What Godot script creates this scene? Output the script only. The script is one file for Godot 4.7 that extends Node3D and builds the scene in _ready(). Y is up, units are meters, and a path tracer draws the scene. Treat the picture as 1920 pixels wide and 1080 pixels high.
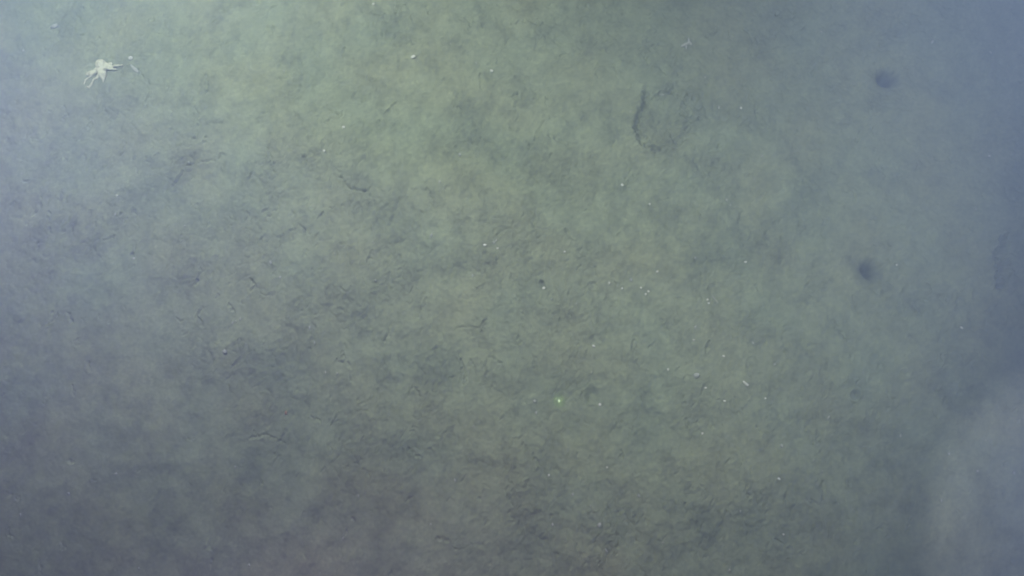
extends Node3D
# A patch of deep-sea mud seen from a vehicle that hangs about two metres above it:
# lamps beside the camera light the mud and the hazy water.

const CAM_HEIGHT := 1.95
const CAM_TILT := 9.0
const CAM_FOV := 42.0
var cam: Camera3D
var rng := RandomNumberGenerator.new()

# ---------------------------------------------------------------- helpers
func tag(o: Node, label: String, category: String, group := "") -> void:
	o.set_meta("label", label)
	o.set_meta("category", category)
	if group != "":
		o.set_meta("group", group)

func obj(called: String, mesh: Mesh, m: Material, parent: Node = self) -> MeshInstance3D:
	var o := MeshInstance3D.new()
	o.name = called
	o.mesh = mesh
	o.material_override = null
	for i in mesh.get_surface_count():
		o.set_surface_override_material(i, m)
	parent.add_child(o, true)
	return o

var taken := {}
func numbered(called: String) -> String:
	var n: int = taken.get(called, 0)
	taken[called] = n + 1
	return called if n == 0 else "%s_%03d" % [called, n]

# Where the photograph's point (1920 x 1080) lies on the level of the mud.
func spot(px: float, py: float) -> Vector2:
	var half := tan(deg_to_rad(CAM_FOV) / 2.0)
	var d := Vector3((px - 960.0) / 540.0 * half, -(py - 540.0) / 540.0 * half, -1.0)
	d = cam.transform.basis * d
	var p := cam.position + d * (-cam.position.y / d.y)
	return Vector2(p.x, p.z)

func mat(c: Color, rough := 0.9, metal := 0.0) -> StandardMaterial3D:
	var m := StandardMaterial3D.new()
	m.albedo_color = c
	m.roughness = rough
	m.metallic = metal
	return m

func lin(r: float, g: float, b: float) -> Color:
	return Color(r, g, b).linear_to_srgb()

# ---------------------------------------------------------------- seabed
var xs := PackedFloat32Array()
var zs := PackedFloat32Array()
var nx := 0
var nz := 0
var hgt := PackedFloat32Array()
var dark := PackedFloat32Array()
var rest := PackedFloat32Array()
const CELL := 0.0030
const HALF_X := 1.72
const HALF_Z := 1.08
const MID_Z := -0.30
var core_x0 := 0
var core_z0 := 0

func axis(middle: float, half: float) -> PackedFloat32Array:
	var inner := PackedFloat32Array()
	var n := int(2.0 * half / CELL)
	for i in n + 1:
		inner.append(middle - half + i * CELL)
	var outer := PackedFloat32Array()
	var step := CELL
	var at := half
	while at < 60.0:
		step *= 1.14
		at += step
		outer.append(at)
	var a := PackedFloat32Array()
	for i in range(outer.size() - 1, -1, -1):
		a.append(middle - outer[i])
	a.append_array(inner)
	for i in outer.size():
		a.append(middle + outer[i] - half + (inner[n] - middle))
	return a

func noise(kind: int, freq: float, seed_: int, octaves := 1, gain := 0.5) -> FastNoiseLite:
	var n := FastNoiseLite.new()
	n.noise_type = kind
	n.frequency = freq
	n.seed = seed_
	n.fractal_type = FastNoiseLite.FRACTAL_FBM if octaves > 1 else FastNoiseLite.FRACTAL_NONE
	n.fractal_octaves = octaves
	n.fractal_gain = gain
	return n

func height_at(p: Vector2) -> float:
	var i := clampi(int((p.x - xs[core_x0]) / CELL) + core_x0, 0, nx - 2)
	var j := clampi(int((p.y - zs[core_z0]) / CELL) + core_z0, 0, nz - 2)
	return maxf(maxf(hgt[j * nx + i], hgt[j * nx + i + 1]), maxf(hgt[(j + 1) * nx + i], hgt[(j + 1) * nx + i + 1]))

var ragged := noise(FastNoiseLite.TYPE_SIMPLEX_SMOOTH, 85.0, 97, 2, 0.6)

# Presses a furrow (or, with a negative depth, raises a ridge) along a line into the mud; the spoil lies on one side.
func furrow(line: PackedVector2Array, wide: float, depth: float, spoil: float, rough := 1.0) -> void:
	var lo := line[0]
	var hi := line[0]
	for p in line:
		lo = lo.min(p)
		hi = hi.max(p)
	var reach := wide * 3.2
	var i0 := clampi(int((lo.x - reach - xs[core_x0]) / CELL) + core_x0, 1, nx - 2)
	var i1 := clampi(int((hi.x + reach - xs[core_x0]) / CELL) + core_x0 + 1, 1, nx - 2)
	var j0 := clampi(int((lo.y - reach - zs[core_z0]) / CELL) + core_z0, 1, nz - 2)
	var j1 := clampi(int((hi.y + reach - zs[core_z0]) / CELL) + core_z0 + 1, 1, nz - 2)
	var total := 0.0
	for k in line.size() - 1:
		total += line[k].distance_to(line[k + 1])
	for j in range(j0, j1 + 1):
		for i in range(i0, i1 + 1):
			var p := Vector2(xs[i], zs[j])
			var best := 1e9
			var side := 0.0
			var along := 0.0
			var walked := 0.0
			for k in line.size() - 1:
				var a := line[k]
				var ab := line[k + 1] - a
				var l := ab.length()
				var t := clampf((p - a).dot(ab) / maxf(l * l, 1e-9), 0.0, 1.0)
				var off := p - a - ab * t
				var d2 := off.length_squared()
				if d2 < best:
					best = d2
					side = signf(ab.cross(off))
					along = walked + t * l
				walked += l
			var d := sqrt(best)
			if d > reach:
				continue
			var torn := ragged.get_noise_2d(p.x, p.y)
			d = absf(d * (side if side != 0.0 else 1.0) + wide * 1.1 * rough * torn)
			var u := along / maxf(total, 1e-6)
			var w := wide * (0.45 + 0.55 * sin(PI * clampf(0.08 + 0.84 * u, 0.0, 1.0)))
			var q := d / w
			var cut := exp(-q * q * 1.6) * clampf(0.75 + 1.1 * rough * ragged.get_noise_2d(p.y + 3.0, p.x), 0.0, 1.4)
			var heap := exp(-(q - 1.5) * (q - 1.5) * 2.2) * (1.0 if side > 0.0 else 0.25)
			hgt[j * nx + i] += -depth * cut + spoil * heap

# A funnel-shaped hole.
func pit(c: Vector2, r: float, depth: float, rim: float, power := 2.0) -> void:
	var reach := r * 2.6
	var i0 := clampi(int((c.x - reach - xs[core_x0]) / CELL) + core_x0, 1, nx - 2)
	var i1 := clampi(int((c.x + reach - xs[core_x0]) / CELL) + core_x0 + 1, 1, nx - 2)
	var j0 := clampi(int((c.y - reach - zs[core_z0]) / CELL) + core_z0, 1, nz - 2)
	var j1 := clampi(int((c.y + reach - zs[core_z0]) / CELL) + core_z0 + 1, 1, nz - 2)
	for j in range(j0, j1 + 1):
		for i in range(i0, i1 + 1):
			var q := Vector2(xs[i] - c.x, zs[j] - c.y).length() / r
			hgt[j * nx + i] += -depth * exp(-pow(q, power)) + rim * exp(-(q - 1.5) * (q - 1.5) * 5.0)

func px_line(a: Array) -> PackedVector2Array:
	var out := PackedVector2Array()
	for k in range(0, a.size(), 2):
		out.append(spot(a[k], a[k + 1]))
	return out

func make_seabed() -> void:
	xs = axis(0.0, HALF_X)
	zs = axis(MID_Z, HALF_Z)
	nx = xs.size()
	nz = zs.size()
	core_x0 = (nx - int(2.0 * HALF_X / CELL) - 1) / 2
	core_z0 = (nz - int(2.0 * HALF_Z / CELL) - 1) / 2
	hgt.resize(nx * nz)
	dark.resize(nx * nz)
	rest.resize(nx * nz)
	var S := FastNoiseLite.TYPE_SIMPLEX_SMOOTH
	var n_big := noise(S, 0.9, 11, 2)
	var n_mid := noise(S, 5.0, 23, 3, 0.55)
	var n_lump := noise(S, 17.0, 37, 3, 0.6)
	var n_fine := noise(S, 55.0, 41, 2, 0.6)
	var n_patch := noise(S, 4.2, 53, 4, 0.62)
	var n_warp := noise(S, 9.0, 61, 2)
	var n_tear := noise(S, 13.0, 67, 3, 0.55)
	var n_speck := noise(S, 95.0, 71, 1)
	var n_thread := noise(S, 26.0, 79, 3, 0.65)
	var n_tint := noise(S, 3.4, 83, 2)
	# places where the dark, churned mud gathers
	var blots := [[330, 500, 45], [345, 690, 60], [590, 515, 32], [690, 830, 60], [745, 850, 40], [890, 235, 30], [680, 300, 18], [1015, 545, 48], [1250, 410, 40], [1290, 200, 50], [1030, 300, 45], [640, 590, 55], [580, 600, 45], [480, 830, 50], [1110, 735, 32], [1110, 800, 22], [340, 315, 36], [830, 105, 28], [1710, 945, 28], [1624, 840, 12], [820, 370, 30], [680, 360, 28], [900, 520, 30], [720, 540, 40], [430, 430, 30], [1340, 310, 36], [110, 215, 20], [1500, 400, 40], [1440, 470, 30], [1000, 970, 40], [1330, 970, 30], [1560, 1000, 40], [540, 720, 60], [860, 840, 40], [1230, 215, 40], [1660, 330, 30], [760, 400, 36], [980, 420, 40], [450, 700, 45], [700, 940, 50], [1150, 990, 40]]
	var bc := PackedVector2Array()
	var br := PackedFloat32Array()
	for b in blots:
		var c := spot(b[0], b[1])
		bc.append(c)
		br.append(spot(b[0] + b[2], b[1]).distance_to(c) * 1.25)
	# spread the blots on the grid once
	var gather := PackedFloat32Array()
	gather.resize(nx * nz)
	for k in bc.size():
		var reach := br[k] * 2.2
		var i0 := clampi(int((bc[k].x - reach - xs[core_x0]) / CELL) + core_x0, 1, nx - 2)
		var i1 := clampi(int((bc[k].x + reach - xs[core_x0]) / CELL) + core_x0, 1, nx - 2)
		var j0 := clampi(int((bc[k].y - reach - zs[core_z0]) / CELL) + core_z0, 1, nz - 2)
		var j1 := clampi(int((bc[k].y + reach - zs[core_z0]) / CELL) + core_z0, 1, nz - 2)
		for j in range(j0, j1 + 1):
			for i in range(i0, i1 + 1):
				var q := Vector2(xs[i], zs[j]).distance_squared_to(bc[k]) / (br[k] * br[k])
				gather[j * nx + i] = maxf(gather[j * nx + i], exp(-q))
	# places where settled silt has smoothed the mud: photo point and reach
	var still := []
	for b in [[230, 640, 130], [240, 860, 210], [90, 960, 220], [500, 1010, 200], [600, 680, 45], [245, 525, 45], [1010, 715, 40], [1750, 980, 200], [130, 170, 50], [760, 160, 60], [760, 980, 150]]:
		var c := spot(b[0], b[1])
		still.append(Vector3(c.x, c.y, spot(b[0] + b[2], b[1]).distance_to(c)))
	for j in nz:
		var z := zs[j]
		for i in nx:
			var x := xs[i]
			var at := j * nx + i
			var calm := 1.0
			if absf(x) < HALF_X and absf(z - MID_Z) < HALF_Z:
				for b: Vector3 in still:
					var q := ((x - b.x) * (x - b.x) + (z - b.y) * (z - b.y)) / (b.z * b.z)
					if q < 4.0:
						calm *= 1.0 - 0.72 * exp(-q)
			var w := n_warp.get_noise_2d(x, z)
			var churn := smoothstep(-0.25, 0.5, n_patch.get_noise_2d(x + 0.05 * w, z - 0.05 * w) * 0.8 + 0.42 * gather[at] + 0.16 * w - 0.06)
			var lump := n_lump.get_noise_2d(x, z)
			var tear := 1.0 - absf(n_tear.get_noise_2d(x + 0.02 * w, z))
			tear = pow(maxf(tear, 0.0), 9.0)
			var fine := n_fine.get_noise_2d(x, z)
			hgt[at] = 0.012 * n_big.get_noise_2d(x, z) + 0.006 * n_mid.get_noise_2d(x, z) + calm * ((0.0020 + 0.0012 * churn) * lump + (0.0007 + 0.0007 * churn) * fine - 0.0030 * tear * (0.35 + 0.65 * churn)) + 0.0004 * n_speck.get_noise_2d(x, z)
			dark[at] = churn
			rest[at] = calm
	print("mud laid ", Time.get_ticks_msec())

	# ---- traces that the photograph shows one by one
	var lines := [
		[118, 198, 123, 214, 117, 221], [170, 220, 168, 232, 162, 240], [257, 128, 266, 143, 276, 154], [282, 168, 272, 192, 262, 216], [387, 138, 389, 172], [362, 184, 362, 200, 372, 216, 370, 240, 362, 262],
		[383, 256, 380, 268], [334, 312, 360, 305, 402, 300], [415, 279, 418, 290, 409, 297], [341, 317, 329, 334, 319, 352], [496, 56, 510, 50, 513, 58, 500, 62], [505, 288, 512, 321], [570, 289, 573, 302],
		[770, 66, 774, 82], [799, 12, 804, 23], [717, 58, 720, 71], [864, 36, 873, 32, 882, 40, 880, 56], [900, 138, 903, 166], [859, 199, 867, 214], [741, 194, 735, 206, 724, 213], [711, 228, 715, 244],
		[1019, 228, 1009, 251, 1002, 262], [995, 268, 992, 281], [1028, 254, 1062, 271], [1108, 134, 1124, 120, 1155, 124, 1158, 147], [1235, 127, 1249, 141], [1199, 92, 1214, 76],
		[1255, 248, 1263, 264], [1222, 188, 1240, 176, 1270, 177], [1420, 68, 1423, 86], [1367, 58, 1370, 76], [1531, 118, 1524, 141], [1635, 234, 1637, 252], [1611, 248, 1605, 266], [1415, 198, 1420, 226, 1440, 241],
		[76, 368, 72, 391, 61, 403], [92, 399, 90, 413], [91, 418, 92, 438], [68, 454, 69, 471], [248, 388, 254, 412], [251, 466, 246, 480], [194, 451, 213, 442], [374, 498, 379, 510, 370, 526], [469, 523, 479, 535, 470, 547],
		[379, 578, 372, 595, 383, 617], [130, 588, 136, 606], [89, 611, 105, 600, 111, 589], [165, 679, 171, 696], [1011, 518, 1016, 529, 1022, 543], [999, 419, 1003, 436, 1011, 446], [1096, 552, 1098, 540, 1108, 532, 1122, 536],
		[935, 479, 933, 493], [1190, 628, 1188, 662], [860, 669, 869, 690, 874, 718], [879, 673, 889, 686], [924, 670, 939, 681], [1229, 381, 1252, 374], [1000, 674, 1004, 691], 		[1904, 503, 1911, 521], [1400, 678, 1402, 695, 1413, 706], [1568, 618, 1592, 637], [1700, 560, 1732, 592], [1828, 658, 1862, 681], [1290, 379, 1321, 411], [780, 729, 786, 742], [760, 838, 786, 857],
		[999, 853, 1011, 872], [1165, 846, 1168, 861], [1190, 963, 1193, 977], [1400, 913, 1404, 930, 1408, 941], [1475, 923, 1473, 942], [1544, 903, 1545, 920, 1541, 937], [1535, 808, 1536, 832], [1597, 738, 1604, 732, 1611, 740, 1606, 750],
		[469, 821, 500, 815, 532, 831], [960, 40, 990, 36, 1020, 44], [690, 20, 720, 26], [520, 150, 540, 146], [960, 180, 975, 168], [1300, 300, 1312, 322, 1330, 330], [1390, 395, 1385, 420], [1270, 450, 1300, 462],
		[640, 330, 650, 352, 690, 360, 702, 380], [800, 350, 812, 380], [560, 420, 580, 440], [430, 570, 441, 590], [700, 470, 690, 490], [800, 560, 790, 585], [1060, 430, 1075, 450], [730, 620, 722, 640], [640, 660, 655, 690], [580, 780, 600, 790],
		[910, 600, 902, 622], [1240, 600, 1252, 620], [1330, 640, 1322, 662], [1280, 780, 1292, 800], [1420, 800, 1430, 812], [1360, 870, 1374, 861], [950, 930, 962, 950], [1080, 1020, 1088, 1046], [820, 1010, 842, 1016], [1450, 1010, 1470, 1022],
	]
	for a in lines:
		furrow(px_line(a), rng.randf_range(0.0036, 0.0058), rng.randf_range(0.004, 0.007), rng.randf_range(0.0004, 0.0016))
	# the crescent furrow round a sunken ring
	furrow(px_line([1211, 168, 1209, 195, 1200, 220, 1196, 240, 1203, 260, 1214, 273, 1232, 282]), 0.0135, 0.017, 0.003, 0.5)
	pit(spot(1246, 224), 0.056, 0.005, 0.0, 4.0)
	furrow(px_line([1214, 272, 1250, 283, 1280, 262, 1292, 225, 1284, 190, 1258, 172, 1225, 178]), 0.010, 0.0045, 0.001)
	furrow(px_line([1240, 276, 1262, 266, 1252, 250]), 0.008, 0.004, 0.001)
	furrow(px_line([1208, 110, 1222, 90, 1240, 84]), 0.008, 0.005, 0.001)
	furrow(px_line([1290, 180, 1284, 192, 1276, 214]), 0.008, 0.005, 0.002)
	furrow(px_line([1887, 448, 1880, 480, 1882, 505, 1877, 535]), 0.018, 0.036, 0.004, 0.6)
	# burrow openings
	pit(spot(1666, 143), 0.034, 0.014, 0.0, 2.0)
	pit(spot(1666, 143), 0.0165, 0.085, 0.0, 1.6)
	pit(spot(1632, 506), 0.032, 0.012, 0.0, 2.0)
	pit(spot(1632, 506), 0.0165, 0.05, 0.0, 1.6)
	pit(spot(1016, 531), 0.006, 0.011, 0.001)
	pit(spot(246, 478), 0.005, 0.007, 0.0)
	pit(spot(1605, 741), 0.010, 0.010, 0.004)
	pit(spot(1110, 740), 0.016, 0.012, 0.002)
	# ---- the many small scrapes, hooks and pellets that cover the rest
	for k in 4600:
		var p := Vector2(rng.randf_range(-HALF_X, HALF_X), MID_Z + rng.randf_range(-HALF_Z, HALF_Z))
		var i := clampi(int((p.x - xs[core_x0]) / CELL) + core_x0, 0, nx - 1)
		var j := clampi(int((p.y - zs[core_z0]) / CELL) + core_z0, 0, nz - 1)
		var c := dark[j * nx + i]
		if rng.randf() > (0.35 + 0.5 * c) * rest[j * nx + i]:
			continue
		var turn := rng.randfn(1.45, 1.1)
		var bend := rng.randf_range(-1.6, 1.6)
		var line := PackedVector2Array([p])
		var step := rng.randf_range(0.003, 0.009) * (2.2 if rng.randf() < 0.08 else 1.0)
		for s in 3:
			p += Vector2(cos(turn), sin(turn)) * step
			line.append(p)
			turn += bend * 0.6
		furrow(line, rng.randf_range(0.0026, 0.0044), rng.randf_range(0.0012, 0.0042), rng.randf_range(0.0002, 0.0012))
	for k in 260:
		var p := Vector2(rng.randf_range(-HALF_X, HALF_X), MID_Z + rng.randf_range(-HALF_Z, HALF_Z))
		var i := clampi(int((p.x - xs[core_x0]) / CELL) + core_x0, 0, nx - 1)
		var j := clampi(int((p.y - zs[core_z0]) / CELL) + core_z0, 0, nz - 1)
		if rest[j * nx + i] < 0.7:
			continue
		if rng.randf() < 0.6:
			pit(p, rng.randf_range(0.006, 0.014), rng.randf_range(0.001, 0.003), rng.randf_range(0.0, 0.0015))
		else:
			pit(p, rng.randf_range(0.01, 0.035), -rng.randf_range(0.002, 0.007), 0.0)
	print("mud marked ", Time.get_ticks_msec())

	# ---- mesh; the shade of the two burrow openings is painted into the mud colour
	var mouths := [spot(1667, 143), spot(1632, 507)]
	var pos := PackedVector3Array()
	var nor := PackedVector3Array()
	var col := PackedColorArray()
	pos.resize(nx * nz)
	nor.resize(nx * nz)
	col.resize(nx * nz)
	for j in nz:
		var ja := maxi(j - 1, 0)
		var jb := mini(j + 1, nz - 1)
		var z := zs[j]
		for i in nx:
			var x := xs[i]
			var at := j * nx + i
			pos[at] = Vector3(x, hgt[at], z)
			var ia := maxi(i - 1, 0)
			var ib := mini(i + 1, nx - 1)
			var dx := (hgt[j * nx + ib] - hgt[j * nx + ia]) / (xs[ib] - xs[ia])
			var dz := (hgt[jb * nx + i] - hgt[ja * nx + i]) / (zs[jb] - zs[ja])
			nor[at] = Vector3(-dx, 1.0, -dz).normalized()
			var c := dark[at]
			var g := 1.0 + 0.25 * n_lump.get_noise_2d(z * 0.8 + 5.0, x * 0.8) + 0.19 * n_fine.get_noise_2d(z + 9.0, x) + 0.12 * n_speck.get_noise_2d(z, x + 3.0)
			var t := n_tint.get_noise_2d(x, z)
			var thread := pow(maxf(1.0 - absf(n_thread.get_noise_2d(x + 0.012 * t, z + 7.0)), 0.0), 12.0)
			g *= 1.06 - 0.20 * c - 0.19 * thread * (0.4 + 0.6 * c) * rest[at]
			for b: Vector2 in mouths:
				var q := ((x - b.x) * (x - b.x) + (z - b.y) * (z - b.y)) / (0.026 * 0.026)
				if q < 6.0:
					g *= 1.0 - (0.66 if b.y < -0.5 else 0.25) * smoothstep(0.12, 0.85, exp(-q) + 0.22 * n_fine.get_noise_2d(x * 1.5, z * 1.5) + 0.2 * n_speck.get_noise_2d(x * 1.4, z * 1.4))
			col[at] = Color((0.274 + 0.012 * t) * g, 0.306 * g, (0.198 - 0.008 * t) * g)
	var idx := PackedInt32Array()
	idx.resize((nx - 1) * (nz - 1) * 6)
	var n := 0
	for j in nz - 1:
		for i in nx - 1:
			var a := j * nx + i
			idx[n] = a
			idx[n + 1] = a + 1
			idx[n + 2] = a + nx
			idx[n + 3] = a + 1
			idx[n + 4] = a + nx + 1
			idx[n + 5] = a + nx
			n += 6
	var arr := []
	arr.resize(Mesh.ARRAY_MAX)
	arr[Mesh.ARRAY_VERTEX] = pos
	arr[Mesh.ARRAY_NORMAL] = nor
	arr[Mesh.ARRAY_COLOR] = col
	arr[Mesh.ARRAY_INDEX] = idx
	var mesh := ArrayMesh.new()
	mesh.add_surface_from_arrays(Mesh.PRIMITIVE_TRIANGLES, arr)
	var m := mat(Color.WHITE, 1.0)
	m.vertex_color_use_as_albedo = true
	m.metallic_specular = 0.15
	var o := obj("seabed", mesh, m)
	o.set_meta("kind", "structure")
	o.set_meta("label", "soft grey green mud seabed with furrows, pits and churned patches")
	o.set_meta("category", "seabed")
	print("seabed ", nx, " x ", nz, " ", Time.get_ticks_msec())

# ---------------------------------------------------------------- rounded bodies: tapered capsules, smoothly joined, meshed as surface nets
# bones: [ax, ay, az, ra, bx, by, bz, rb]
func blend_mesh(bones: Array, cell: float, k: float, rough: float, seed_: int) -> ArrayMesh:
	var lo := Vector3.INF
	var hi := -Vector3.INF
	var A := PackedVector3Array()
	var B := PackedVector3Array()
	var ra := PackedFloat32Array()
	var rb := PackedFloat32Array()
	for b in bones:
		A.append(Vector3(b[0], b[1], b[2]))
		B.append(Vector3(b[4], b[5], b[6]))
		ra.append(b[3])
		rb.append(b[7])
		var r := Vector3.ONE * (maxf(b[3], b[7]) + 3.0 * cell)
		lo = lo.min(A[-1] - r).min(B[-1] - r)
		hi = hi.max(A[-1] + r).max(B[-1] + r)
	var nv := Vector3i(((hi - lo) / cell).ceil()) + Vector3i.ONE
	var wob := noise(FastNoiseLite.TYPE_SIMPLEX_SMOOTH, 1.0 / (cell * 7.0), seed_, 2)
	var f := PackedFloat32Array()
	f.resize(nv.x * nv.y * nv.z)
	for z in nv.z:
		for y in nv.y:
			for x in nv.x:
				var p := lo + Vector3(x, y, z) * cell
				var d := 1.0
				for n in A.size():
					var ab := B[n] - A[n]
					var t := clampf((p - A[n]).dot(ab) / maxf(ab.length_squared(), 1e-9), 0.0, 1.0)
					var e := p.distance_to(A[n] + ab * t) - lerpf(ra[n], rb[n], t)
					var m := clampf(0.5 + 0.5 * (d - e) / k, 0.0, 1.0)
					d = lerpf(d, e, m) - k * m * (1.0 - m)
				f[(z * nv.y + y) * nv.x + x] = d + rough * wob.get_noise_3dv(p)
	var vert := {}
	var pos := PackedVector3Array()
	var st := SurfaceTool.new()
	st.begin(Mesh.PRIMITIVE_TRIANGLES)
	st.set_smooth_group(0)
	for z in nv.z - 1:
		for y in nv.y - 1:
			for x in nv.x - 1:
				var s := Vector3.ZERO
				var c := 0
				var v := PackedFloat32Array()
				for q in 8:
					v.append(f[((z + (q >> 2)) * nv.y + y + ((q >> 1) & 1)) * nv.x + x + (q & 1)])
				var inside := 0
				for q in 8:
					if v[q] < 0.0:
						inside += 1
				if inside == 0 or inside == 8:
					continue
				for q in 8:
					for bit in [1, 2, 4]:
						if not (q & bit) and (v[q] < 0.0) != (v[q | bit] < 0.0):
							var t := v[q] / (v[q] - v[q | bit])
							var a := Vector3(q & 1, (q >> 1) & 1, q >> 2)
							var b := Vector3((q | bit) & 1, ((q | bit) >> 1) & 1, (q | bit) >> 2)
							s += a.lerp(b, t)
							c += 1
				vert[(z * nv.y + y) * nv.x + x] = pos.size()
				pos.append(lo + (Vector3(x, y, z) + s / c) * cell)
	for p in pos:
		st.add_vertex(p)
	var step := [1, nv.x, nv.x * nv.y]
	for z in range(1, nv.z - 1):
		for y in range(1, nv.y - 1):
			for x in range(1, nv.x - 1):
				var at := (z * nv.y + y) * nv.x + x
				for ax in 3:
					var other: int = at + step[ax]
					if (f[at] < 0.0) == (f[other] < 0.0):
						continue
					var u: int = step[(ax + 1) % 3]
					var w: int = step[(ax + 2) % 3]
					var quad := [at, at - u, at - u - w, at - w]
					var ok := true
					for q in quad:
						ok = ok and vert.has(q)
					if not ok:
						continue
					var ids := [vert[quad[0]], vert[quad[1]], vert[quad[2]], vert[quad[3]]]
					if f[at] < 0.0:
						ids.reverse()
					for q in [0, 1, 2, 0, 2, 3]:
						st.add_index(ids[q])
	st.generate_normals()
	return st.commit()

# ---------------------------------------------------------------- a grain, flake or splinter: a lumpy closed shape of about 80 faces
func grain_mesh(size: Vector3, seed_: int, lumpy: float) -> ArrayMesh:
	var r := RandomNumberGenerator.new()
	r.seed = seed_
	var w := noise(FastNoiseLite.TYPE_SIMPLEX_SMOOTH, 1.1, seed_, 2)
	var st := SurfaceTool.new()
	st.begin(Mesh.PRIMITIVE_TRIANGLES)
	st.set_smooth_group(0)
	var rings := 6
	var seg := 9
	for j in rings + 1:
		for i in seg:
			var th := PI * j / rings
			var ph := TAU * i / seg
			var d := Vector3(sin(th) * cos(ph), cos(th), sin(th) * sin(ph))
			var l := 1.0 + lumpy * w.get_noise_3dv(d * 1.6)
			st.add_vertex(d * l * size)
	for j in rings:
		for i in seg:
			var a := j * seg + i
			var b := j * seg + (i + 1) % seg
			for q in [a, b, a + seg, b, b + seg, a + seg]:
				st.add_index(q)
	st.generate_normals()
	return st.commit()

func put(called: String, p: Vector2, size: Vector3, turn: float, m: Material, seed_: int, lumpy := 0.55) -> MeshInstance3D:
	var o := obj(numbered(called), grain_mesh(size, seed_, lumpy), m)
	o.position = Vector3(p.x, height_at(p) + size.y * 0.75, p.y)
	o.rotation.y = turn
	return o

# ---------------------------------------------------------------- lamps of the vehicle
func tube(r0: float, r1: float, length: float) -> CylinderMesh:
	var c := CylinderMesh.new()
	c.top_radius = r0
	c.bottom_radius = r1
	c.height = length
	c.radial_segments = 24
	return c

func lamp(label: String, at: Vector3, aim: Vector3, color: Color, energy: float, angle: float, soft: float) -> void:
	var t := Node3D.new()
	t.name = numbered("vehicle_lamp")
	add_child(t)
	tag(t, label, "lamp", "lamps of the vehicle above the mud")
	t.look_at_from_position(at, aim, Vector3(0, 0, -1))
	var shell := mat(lin(0.03, 0.03, 0.035), 0.5, 0.3)
	var body := obj("housing", tube(0.05, 0.056, 0.13), shell, t)
	body.rotation.x = PI / 2
	body.position.z = 0.08
	var rim := TorusMesh.new()
	rim.inner_radius = 0.046
	rim.outer_radius = 0.06
	var ring := obj("bezel", rim, mat(lin(0.35, 0.35, 0.36), 0.35, 0.9), t)
	ring.rotation.x = PI / 2
	ring.position.z = 0.012
	var glow := mat(lin(0.8, 0.8, 0.8), 0.2)
	glow.emission_enabled = true
	glow.emission = color
	glow.emission_energy_multiplier = 1.0
	var face := obj("lamp_lens", tube(0.045, 0.045, 0.006), glow, t)
	face.rotation.x = PI / 2
	face.position.z = 0.010
	var stem := BoxMesh.new()
	stem.size = Vector3(0.03, 0.02, 0.12)
	var br := obj("bracket", stem, shell, t)
	br.position = Vector3(0, 0.0, 0.205)
	var l := SpotLight3D.new()
	l.name = "beam"
	l.light_color = color
	l.light_energy = energy
	l.light_size = 0.045
	l.spot_angle = angle
	l.spot_angle_attenuation = soft
	l.spot_range = 30.0
	l.spot_attenuation = 2.0
	l.shadow_enabled = true
	t.add_child(l)
	l.position.z = -0.01

func _ready() -> void:
	rng.seed = 20240

	# ---- camera
	cam = Camera3D.new()
	cam.name = "camera"
	cam.fov = CAM_FOV
	cam.near = 0.02
	cam.far = 400.0
	add_child(cam)
	cam.look_at_from_position(Vector3(0, CAM_HEIGHT, 0), Vector3(0, 0, -CAM_HEIGHT * tan(deg_to_rad(CAM_TILT))), Vector3(0, 0, -1))
	cam.current = true

	# ---- water: a dim blue dome of daylight-less water and the haze in it
	var env := Environment.new()
	env.background_mode = Environment.BG_SKY
	var sm := ProceduralSkyMaterial.new()
	sm.sky_top_color = lin(0.02, 0.024, 0.06)
	sm.sky_horizon_color = lin(0.02, 0.024, 0.06)
	sm.ground_bottom_color = lin(0.02, 0.024, 0.06)
	sm.ground_horizon_color = lin(0.02, 0.024, 0.06)
	var sky := Sky.new()
	sky.sky_material = sm
	env.sky = sky
	env.tonemap_mode = Environment.TONE_MAPPER_LINEAR
	env.tonemap_exposure = 1.0
	env.fog_enabled = true
	env.fog_light_color = lin(0.39, 0.50, 1.0)
	env.fog_density = 0.42
	env.sdfgi_enabled = true
	env.ssao_enabled = true
	env.ssil_enabled = true
	var we := WorldEnvironment.new()
	we.name = "water_light"
	we.environment = env
	add_child(we)

	# ---- lamps, left and right of the camera, just outside its view
	lamp("black vehicle lamp shining down on the pale remains", Vector3(-0.924, 1.339, -1.218), Vector3(-0.736, 0, -0.457), lin(0.935, 1.0, 0.771), 6.3, 51.5, 0.55)
	lamp("black vehicle lamp shining down beside the green laser dot", Vector3(0.898, 1.749, 0.029), Vector3(0.112, 0, -0.325), lin(0.963, 1.0, 0.829), 2.08, 41.7, 0.47)
	lamp("black vehicle lamp shining down on the crescent furrow", Vector3(0.601, 1.785, -0.617), Vector3(0.456, 0, -0.668), lin(0.936, 1.0, 0.711), 3.35, 39.8, 0.78)
	lamp("black narrow vehicle lamp shining past the burrow openings", Vector3(1.085, 1.351, 0.0), Vector3(1.535, 0, 0.38), lin(0.86, 0.85, 1.0), 1.95, 20.6, 0.12)
	lamp("black weak vehicle lamp shining down on the dark churned mud", Vector3(-0.614, 1.627, -0.309), Vector3(-0.33, 0, 0.376), lin(0.92, 0.64, 1.0), 0.62, 34.6, 0.2)
	lamp("black weak lamp added to tint the lower left mud and haze violet", Vector3(-0.82, 1.5, 0.28), Vector3(-0.10, 0, 0.95), lin(1.0, 0.54, 0.90), 0.95, 33.5, 0.8)  # unseen lamp, added for the violet cast at lower left

	make_seabed()
	make_things()

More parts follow.
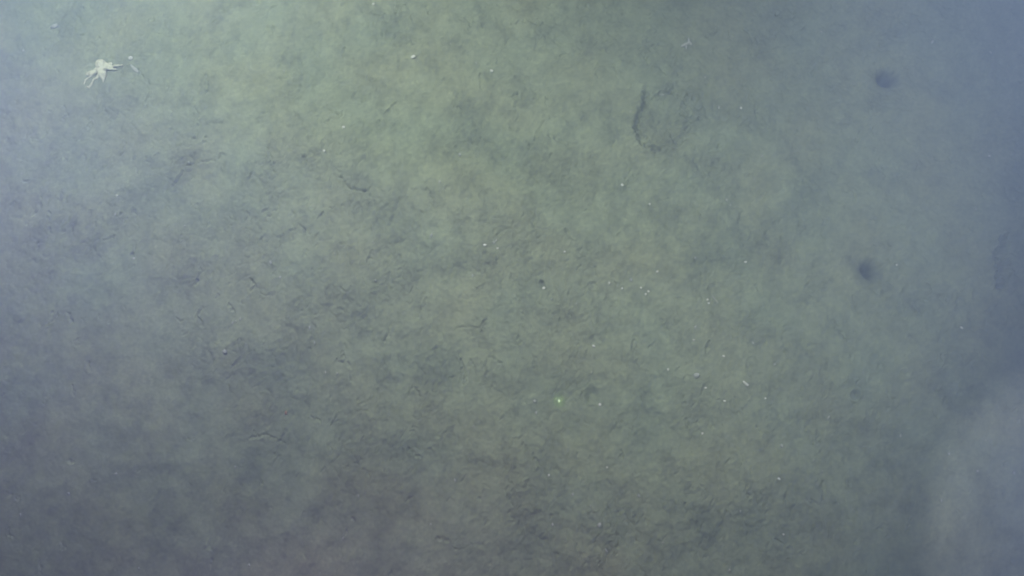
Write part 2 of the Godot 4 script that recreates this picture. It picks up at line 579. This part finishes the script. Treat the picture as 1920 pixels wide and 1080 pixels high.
func make_things() -> void:
	# ---- pale remains
	var cream := mat(lin(0.84, 0.83, 0.67), 0.8)
	var blotch := noise(FastNoiseLite.TYPE_SIMPLEX_SMOOTH, 0.06, 131, 3).get_image(128, 128, false, false, true)
	blotch.convert(Image.FORMAT_RGB8)
	for y in 128:
		for x in 128:
			var v := blotch.get_pixel(x, y).r
			blotch.set_pixel(x, y, Color(0.84 + 0.16 * v, 0.85 + 0.15 * v, 0.80 + 0.20 * v))
	cream.albedo_texture = ImageTexture.create_from_image(blotch)
	cream.uv1_triplanar = true
	cream.uv1_scale = Vector3.ONE * 14.0
	var u := spot(181, 133).distance_to(spot(201, 133)) / 20.0 / 9.82   # metres to a step of the outline below
	var base := spot(140.0 + 520.0 / 9.82, 80.0 + 480.0 / 9.82)
	var bones := []
	var outline := [
		# x, z, height, radius to x, z, height, radius
		[480, 400, 18, 98, 505, 425, 22, 96], [400, 505, 30, 36, 520, 490, 46, 56], [520, 490, 46, 56, 640, 440, 30, 40],
		[600, 410, 34, 34, 668, 376, 24, 20], [400, 535, 26, 34, 320, 572, 24, 48], [320, 572, 24, 48, 250, 586, 20, 30],
		[505, 540, 26, 76, 525, 600, 22, 74], [525, 600, 22, 68, 545, 680, 20, 24], [545, 680, 20, 24, 542, 742, 12, 9],
		[640, 470, 34, 19, 740, 425, 34, 18], [740, 425, 34, 18, 800, 420, 32, 17], [800, 420, 32, 17, 872, 410, 28, 14],
		[650, 490, 30, 19, 762, 494, 28, 16], [440, 600, 12, 18, 410, 660, 8, 16],
		[330, 610, 24, 15, 265, 655, 26, 12], [265, 655, 26, 12, 214, 705, 26, 11], [214, 705, 26, 11, 200, 780, 24, 10],
		[410, 660, 16, 18, 355, 700, 22, 12], [355, 700, 22, 12, 340, 780, 24, 16], [340, 780, 24, 16, 292, 842, 24, 18], [292, 842, 24, 18, 248, 822, 22, 12],
	]
	for b in outline:
		bones.append([(b[0] - 520) * u, b[2] * u, (b[1] - 480) * u, b[3] * u, (b[4] - 520) * u, b[6] * u, (b[5] - 480) * u, b[7] * u])
	var r := obj("animal_remains", blend_mesh(bones, 0.0013, 0.0030, 0.0012, 5), cream)
	r.position = Vector3(base.x, height_at(base) + 0.001, base.y)
	tag(r, "cream white lobed animal remains with thin curled arms lying on the mud", "animal remains")

	var shell := mat(lin(0.85, 0.86, 0.82), 0.6)
	var pale := mat(lin(0.50, 0.52, 0.48), 0.8)
	var faint := mat(lin(0.42, 0.44, 0.42), 0.9)
	var rust := mat(lin(0.45, 0.25, 0.14), 0.9)

	# ---- what can be told apart by its look: px, py, half length, half width (photo pixels), turn, material, name, label, category
	var single := [
		[775, 107, 4.2, 2.6, 0.5, shell, "shell_fragment", "bright white bean shaped shell fragment on smooth pale green mud", "shell fragment"],
		[244, 108, 3.2, 3.0, 0.0, shell, "white_pebble", "round white pebble beside the arms of the cream remains", "pebble"],
		[250, 127, 8.0, 2.4, -0.75, pale, "remains_fragment", "pale ragged fragment broken off beside the cream remains", "fragment"],
		[104, 50, 6.0, 3.0, 0.3, pale, "shell_flake", "pale flat shell flake lying alone above the cream remains", "shell flake"],
		[423, 660, 3.4, 3.0, 0.0, pale, "shell_fragment", "dull cream shell fragment at the edge of a dark churned patch", "shell fragment"],
		[1305, 704, 4.4, 3.8, 0.2, pale, "shell_fragment", "broad faded round shell fragment near a bright white sliver", "shell fragment"],
		[1397, 719, 6.0, 2.0, -0.8, shell, "shell_sliver", "bright white slanting shell sliver on greenish mud", "shell sliver"],
		[1124, 984, 4.0, 2.6, 0.7, pale, "shell_fragment", "dull pinkish white shell fragment on darker mud", "shell fragment"],
		[1124, 759, 2.6, 2.4, 0.0, shell, "white_pebble", "small bright white pebble beside the green laser dot", "pebble"],
		[1002, 752, 2.6, 2.4, 0.0, pale, "grey_pebble", "small dull grey pebble beside the green laser dot", "pebble"],
		[1048, 752, 1.8, 2.4, 0.2, shell, "added_core_pebble", "white pebble added as the bright core of the green laser dot", "pebble"],  # pebble added under the beam so the dot gets a white core
		[536, 774, 1.8, 3.0, 0.0, rust, "rusty_flake", "tiny rust orange flake on dark churned mud", "flake"],
		[1019, 541, 2.8, 2.2, 0.3, shell, "shell_chip", "white shell chip at the mouth of a small black burrow", "shell chip"],
		[1340, 561, 9.0, 0.9, -0.9, pale, "pale_needle", "thin pale straight needle lying on the mud", "needle"],
		[1555, 783, 3.6, 1.4, 0.9, pale, "curved_shell", "pale curved shell rim standing out of the mud", "shell fragment"],
		[1241, 179, 4.6, 1.5, 0.1, faint, "curved_shell", "faint curved shell rim beside the crescent furrow", "shell fragment"],
	]
	var n := 0
	for a in single:
		var p := spot(a[0], a[1])
		var k := spot(a[0] + 10.0, a[1]).distance_to(p) / 10.0
		var o := put(a[6], p, Vector3(a[2] * k, minf(a[2], a[3]) * k * 0.8, a[3] * k) * 1.2, a[4], a[5], 900 + n)
		tag(o, a[7], a[8])
		n += 1
	var dc := spot(1285, 85)
	var e := spot(1295, 85).distance_to(dc) / 10.0
	var spikes := []
	for b in [[-7, 3, 2.2, -1, 1, 2.4], [-1, 1, 2.4, 6, -2, 2.8], [6, -2, 2.8, 5, -12, 0.9], [0, 2, 2.0, 0, 11, 1.2], [-3, 3, 1.6, -9, 6, 1.0], [6, -2, 1.8, 10, 2, 0.9], [5, -3, 1.5, 9, -11, 0.7]]:
		spikes.append([b[0] * e, 2.2 * e, b[1] * e, b[2] * e, b[3] * e, 2.6 * e, b[4] * e, b[5] * e])
	var clump := obj("detritus_clump", blend_mesh(spikes, 0.0011, 0.0024, 0.0014, 8), pale)
	clump.position = Vector3(dc.x, height_at(dc), dc.y)
	tag(clump, "pale ragged clump of detritus with branching spikes on the mud", "detritus")
	# ---- white specks that only their place tells apart
	var bright := [[609, 285], [217, 365], [922, 133], [1166, 348], [909, 461], [1058, 473], [1142, 531], [1166, 541], [1201, 540], [1215, 547], [1210, 552], [1231, 510], [1217, 384], [1388, 204], [1854, 293], [1396, 492], [1680, 497], [1326, 562], [1328, 569], [1252, 693], [1356, 668], [1300, 638], [1113, 649], [1029, 891], [1138, 876], [1323, 727], [1358, 752], [1435, 747], [1317, 813], [1469, 1002], [250, 484], [1461, 898], [1803, 614], [933, 467], [700, 6], [645, 240]]
	for a in bright:
		var p := spot(a[0], a[1])
		var k := 0.00139
		var w := rng.randf_range(1.5, 2.3) + (0.9 if a in [[1166, 348], [922, 133], [609, 285], [909, 461]] else 0.0)
		var o := put("white_speck", p, Vector3(w * rng.randf_range(0.9, 1.5), w * 0.8, w) * k, rng.randf() * TAU, shell, 100 + n)
		var what := "tiny bright white speck of shell lying alone on the mud"
		if Rect2(1130, 500, 110, 60).has_point(Vector2(a[0], a[1])):
			what = "tiny bright white speck in a loose row of specks beside a small burrow"
		elif Rect2(1320, 555, 15, 20).has_point(Vector2(a[0], a[1])):
			what = "tiny bright white speck touching the thin pale needle"
		elif Rect2(900, 440, 40, 40).has_point(Vector2(a[0], a[1])):
			what = "bright white speck in a tight little cluster of specks on the mud"
		elif Rect2(1290, 620, 160, 200).has_point(Vector2(a[0], a[1])):
			what = "tiny bright white speck scattered round the bright slanting shell sliver"
		tag(o, what, "speck", "bright white specks scattered over the mud")
		n += 1
	var dull := [[42, 94], [172, 226], [352, 303], [40, 325], [533, 134], [216, 402], [844, 80], [893, 118], [1182, 210], [862, 290], [825, 342], [1748, 78], [1855, 100], [1347, 203], [1321, 147], [1414, 336], [1428, 293], [345, 423], [508, 493], [525, 520], [581, 614], [442, 602], [450, 598], [436, 605], [590, 643], [632, 700], [610, 698], [930, 452], [926, 456], [700, 455], [810, 443], [886, 517], [704, 526], [1033, 562], [1080, 570], [1183, 525], [1109, 698], [1361, 376], [1368, 386], [1302, 484], [1829, 392], [1303, 613], [1411, 643], [1453, 683], [1620, 698], [1555, 468], [38, 965], [441, 875], [218, 888], [466, 1060], [258, 1066], [130, 925], [1005, 774], [853, 900], [1074, 927], [1107, 949], [1137, 1033], [1036, 985], [807, 984], [672, 929], [642, 1010], [1198, 930], [888, 800], [1243, 1018], [1467, 836], [1526, 863], [1543, 884], [1388, 959], [1690, 817], [1849, 825], [1780, 851], [1899, 886], [1367, 1069], [1764, 939], [1831, 883], [1500, 100], [580, 372], [1540, 60]]
	for a in dull:
		var p := spot(a[0], a[1])
		var k := 0.00139
		var w := rng.randf_range(1.2, 2.2)
		var o := put("pale_speck", p, Vector3(w * rng.randf_range(0.8, 1.2), w * 0.7, w * rng.randf_range(0.9, 2.0)) * k, rng.randf_range(-0.6, 0.6), pale if rng.randf() < 0.6 else faint, 300 + n)
		var what := "tiny dull pale speck of detritus lying alone on the mud"
		if Rect2(430, 590, 30, 20).has_point(Vector2(a[0], a[1])):
			what = "tiny dull speck in a small pale cluster on smooth mud"
		elif Rect2(900, 440, 40, 40).has_point(Vector2(a[0], a[1])):
			what = "faint speck in a tight little cluster beside brighter white specks"
		elif Rect2(1680, 800, 240, 150).has_point(Vector2(a[0], a[1])):
			what = "faint pale speck seen through the bright haze of a lamp beam"
		tag(o, what, "speck", "dull pale specks scattered over the mud")
		n += 1

	# ---- green laser pointer of the vehicle, and the dot it makes
	var q := spot(1048, 752)
	var laser := Node3D.new()
	laser.name = "laser_pointer"
	add_child(laser)
	tag(laser, "slim black laser pointer of the vehicle aimed straight down at the mud", "laser")
	laser.look_at_from_position(Vector3(q.x + 0.02, 2.0, 0.32), Vector3(q.x, 0.0, q.y), Vector3(0, 0, -1))
	var barrel := obj("barrel", tube(0.014, 0.016, 0.16), mat(lin(0.03, 0.03, 0.035), 0.5, 0.3), laser)
	barrel.rotation.x = PI / 2
	barrel.position.z = 0.09
	var beam := SpotLight3D.new()
	beam.name = "laser_beam"
	beam.light_color = lin(0.6, 1.0, 0.35)
	beam.light_energy = 11.0
	beam.light_size = 0.01
	beam.spot_angle = 0.17
	beam.spot_angle_attenuation = 1.0
	beam.spot_range = 30.0
	beam.shadow_enabled = true
	laser.add_child(beam)
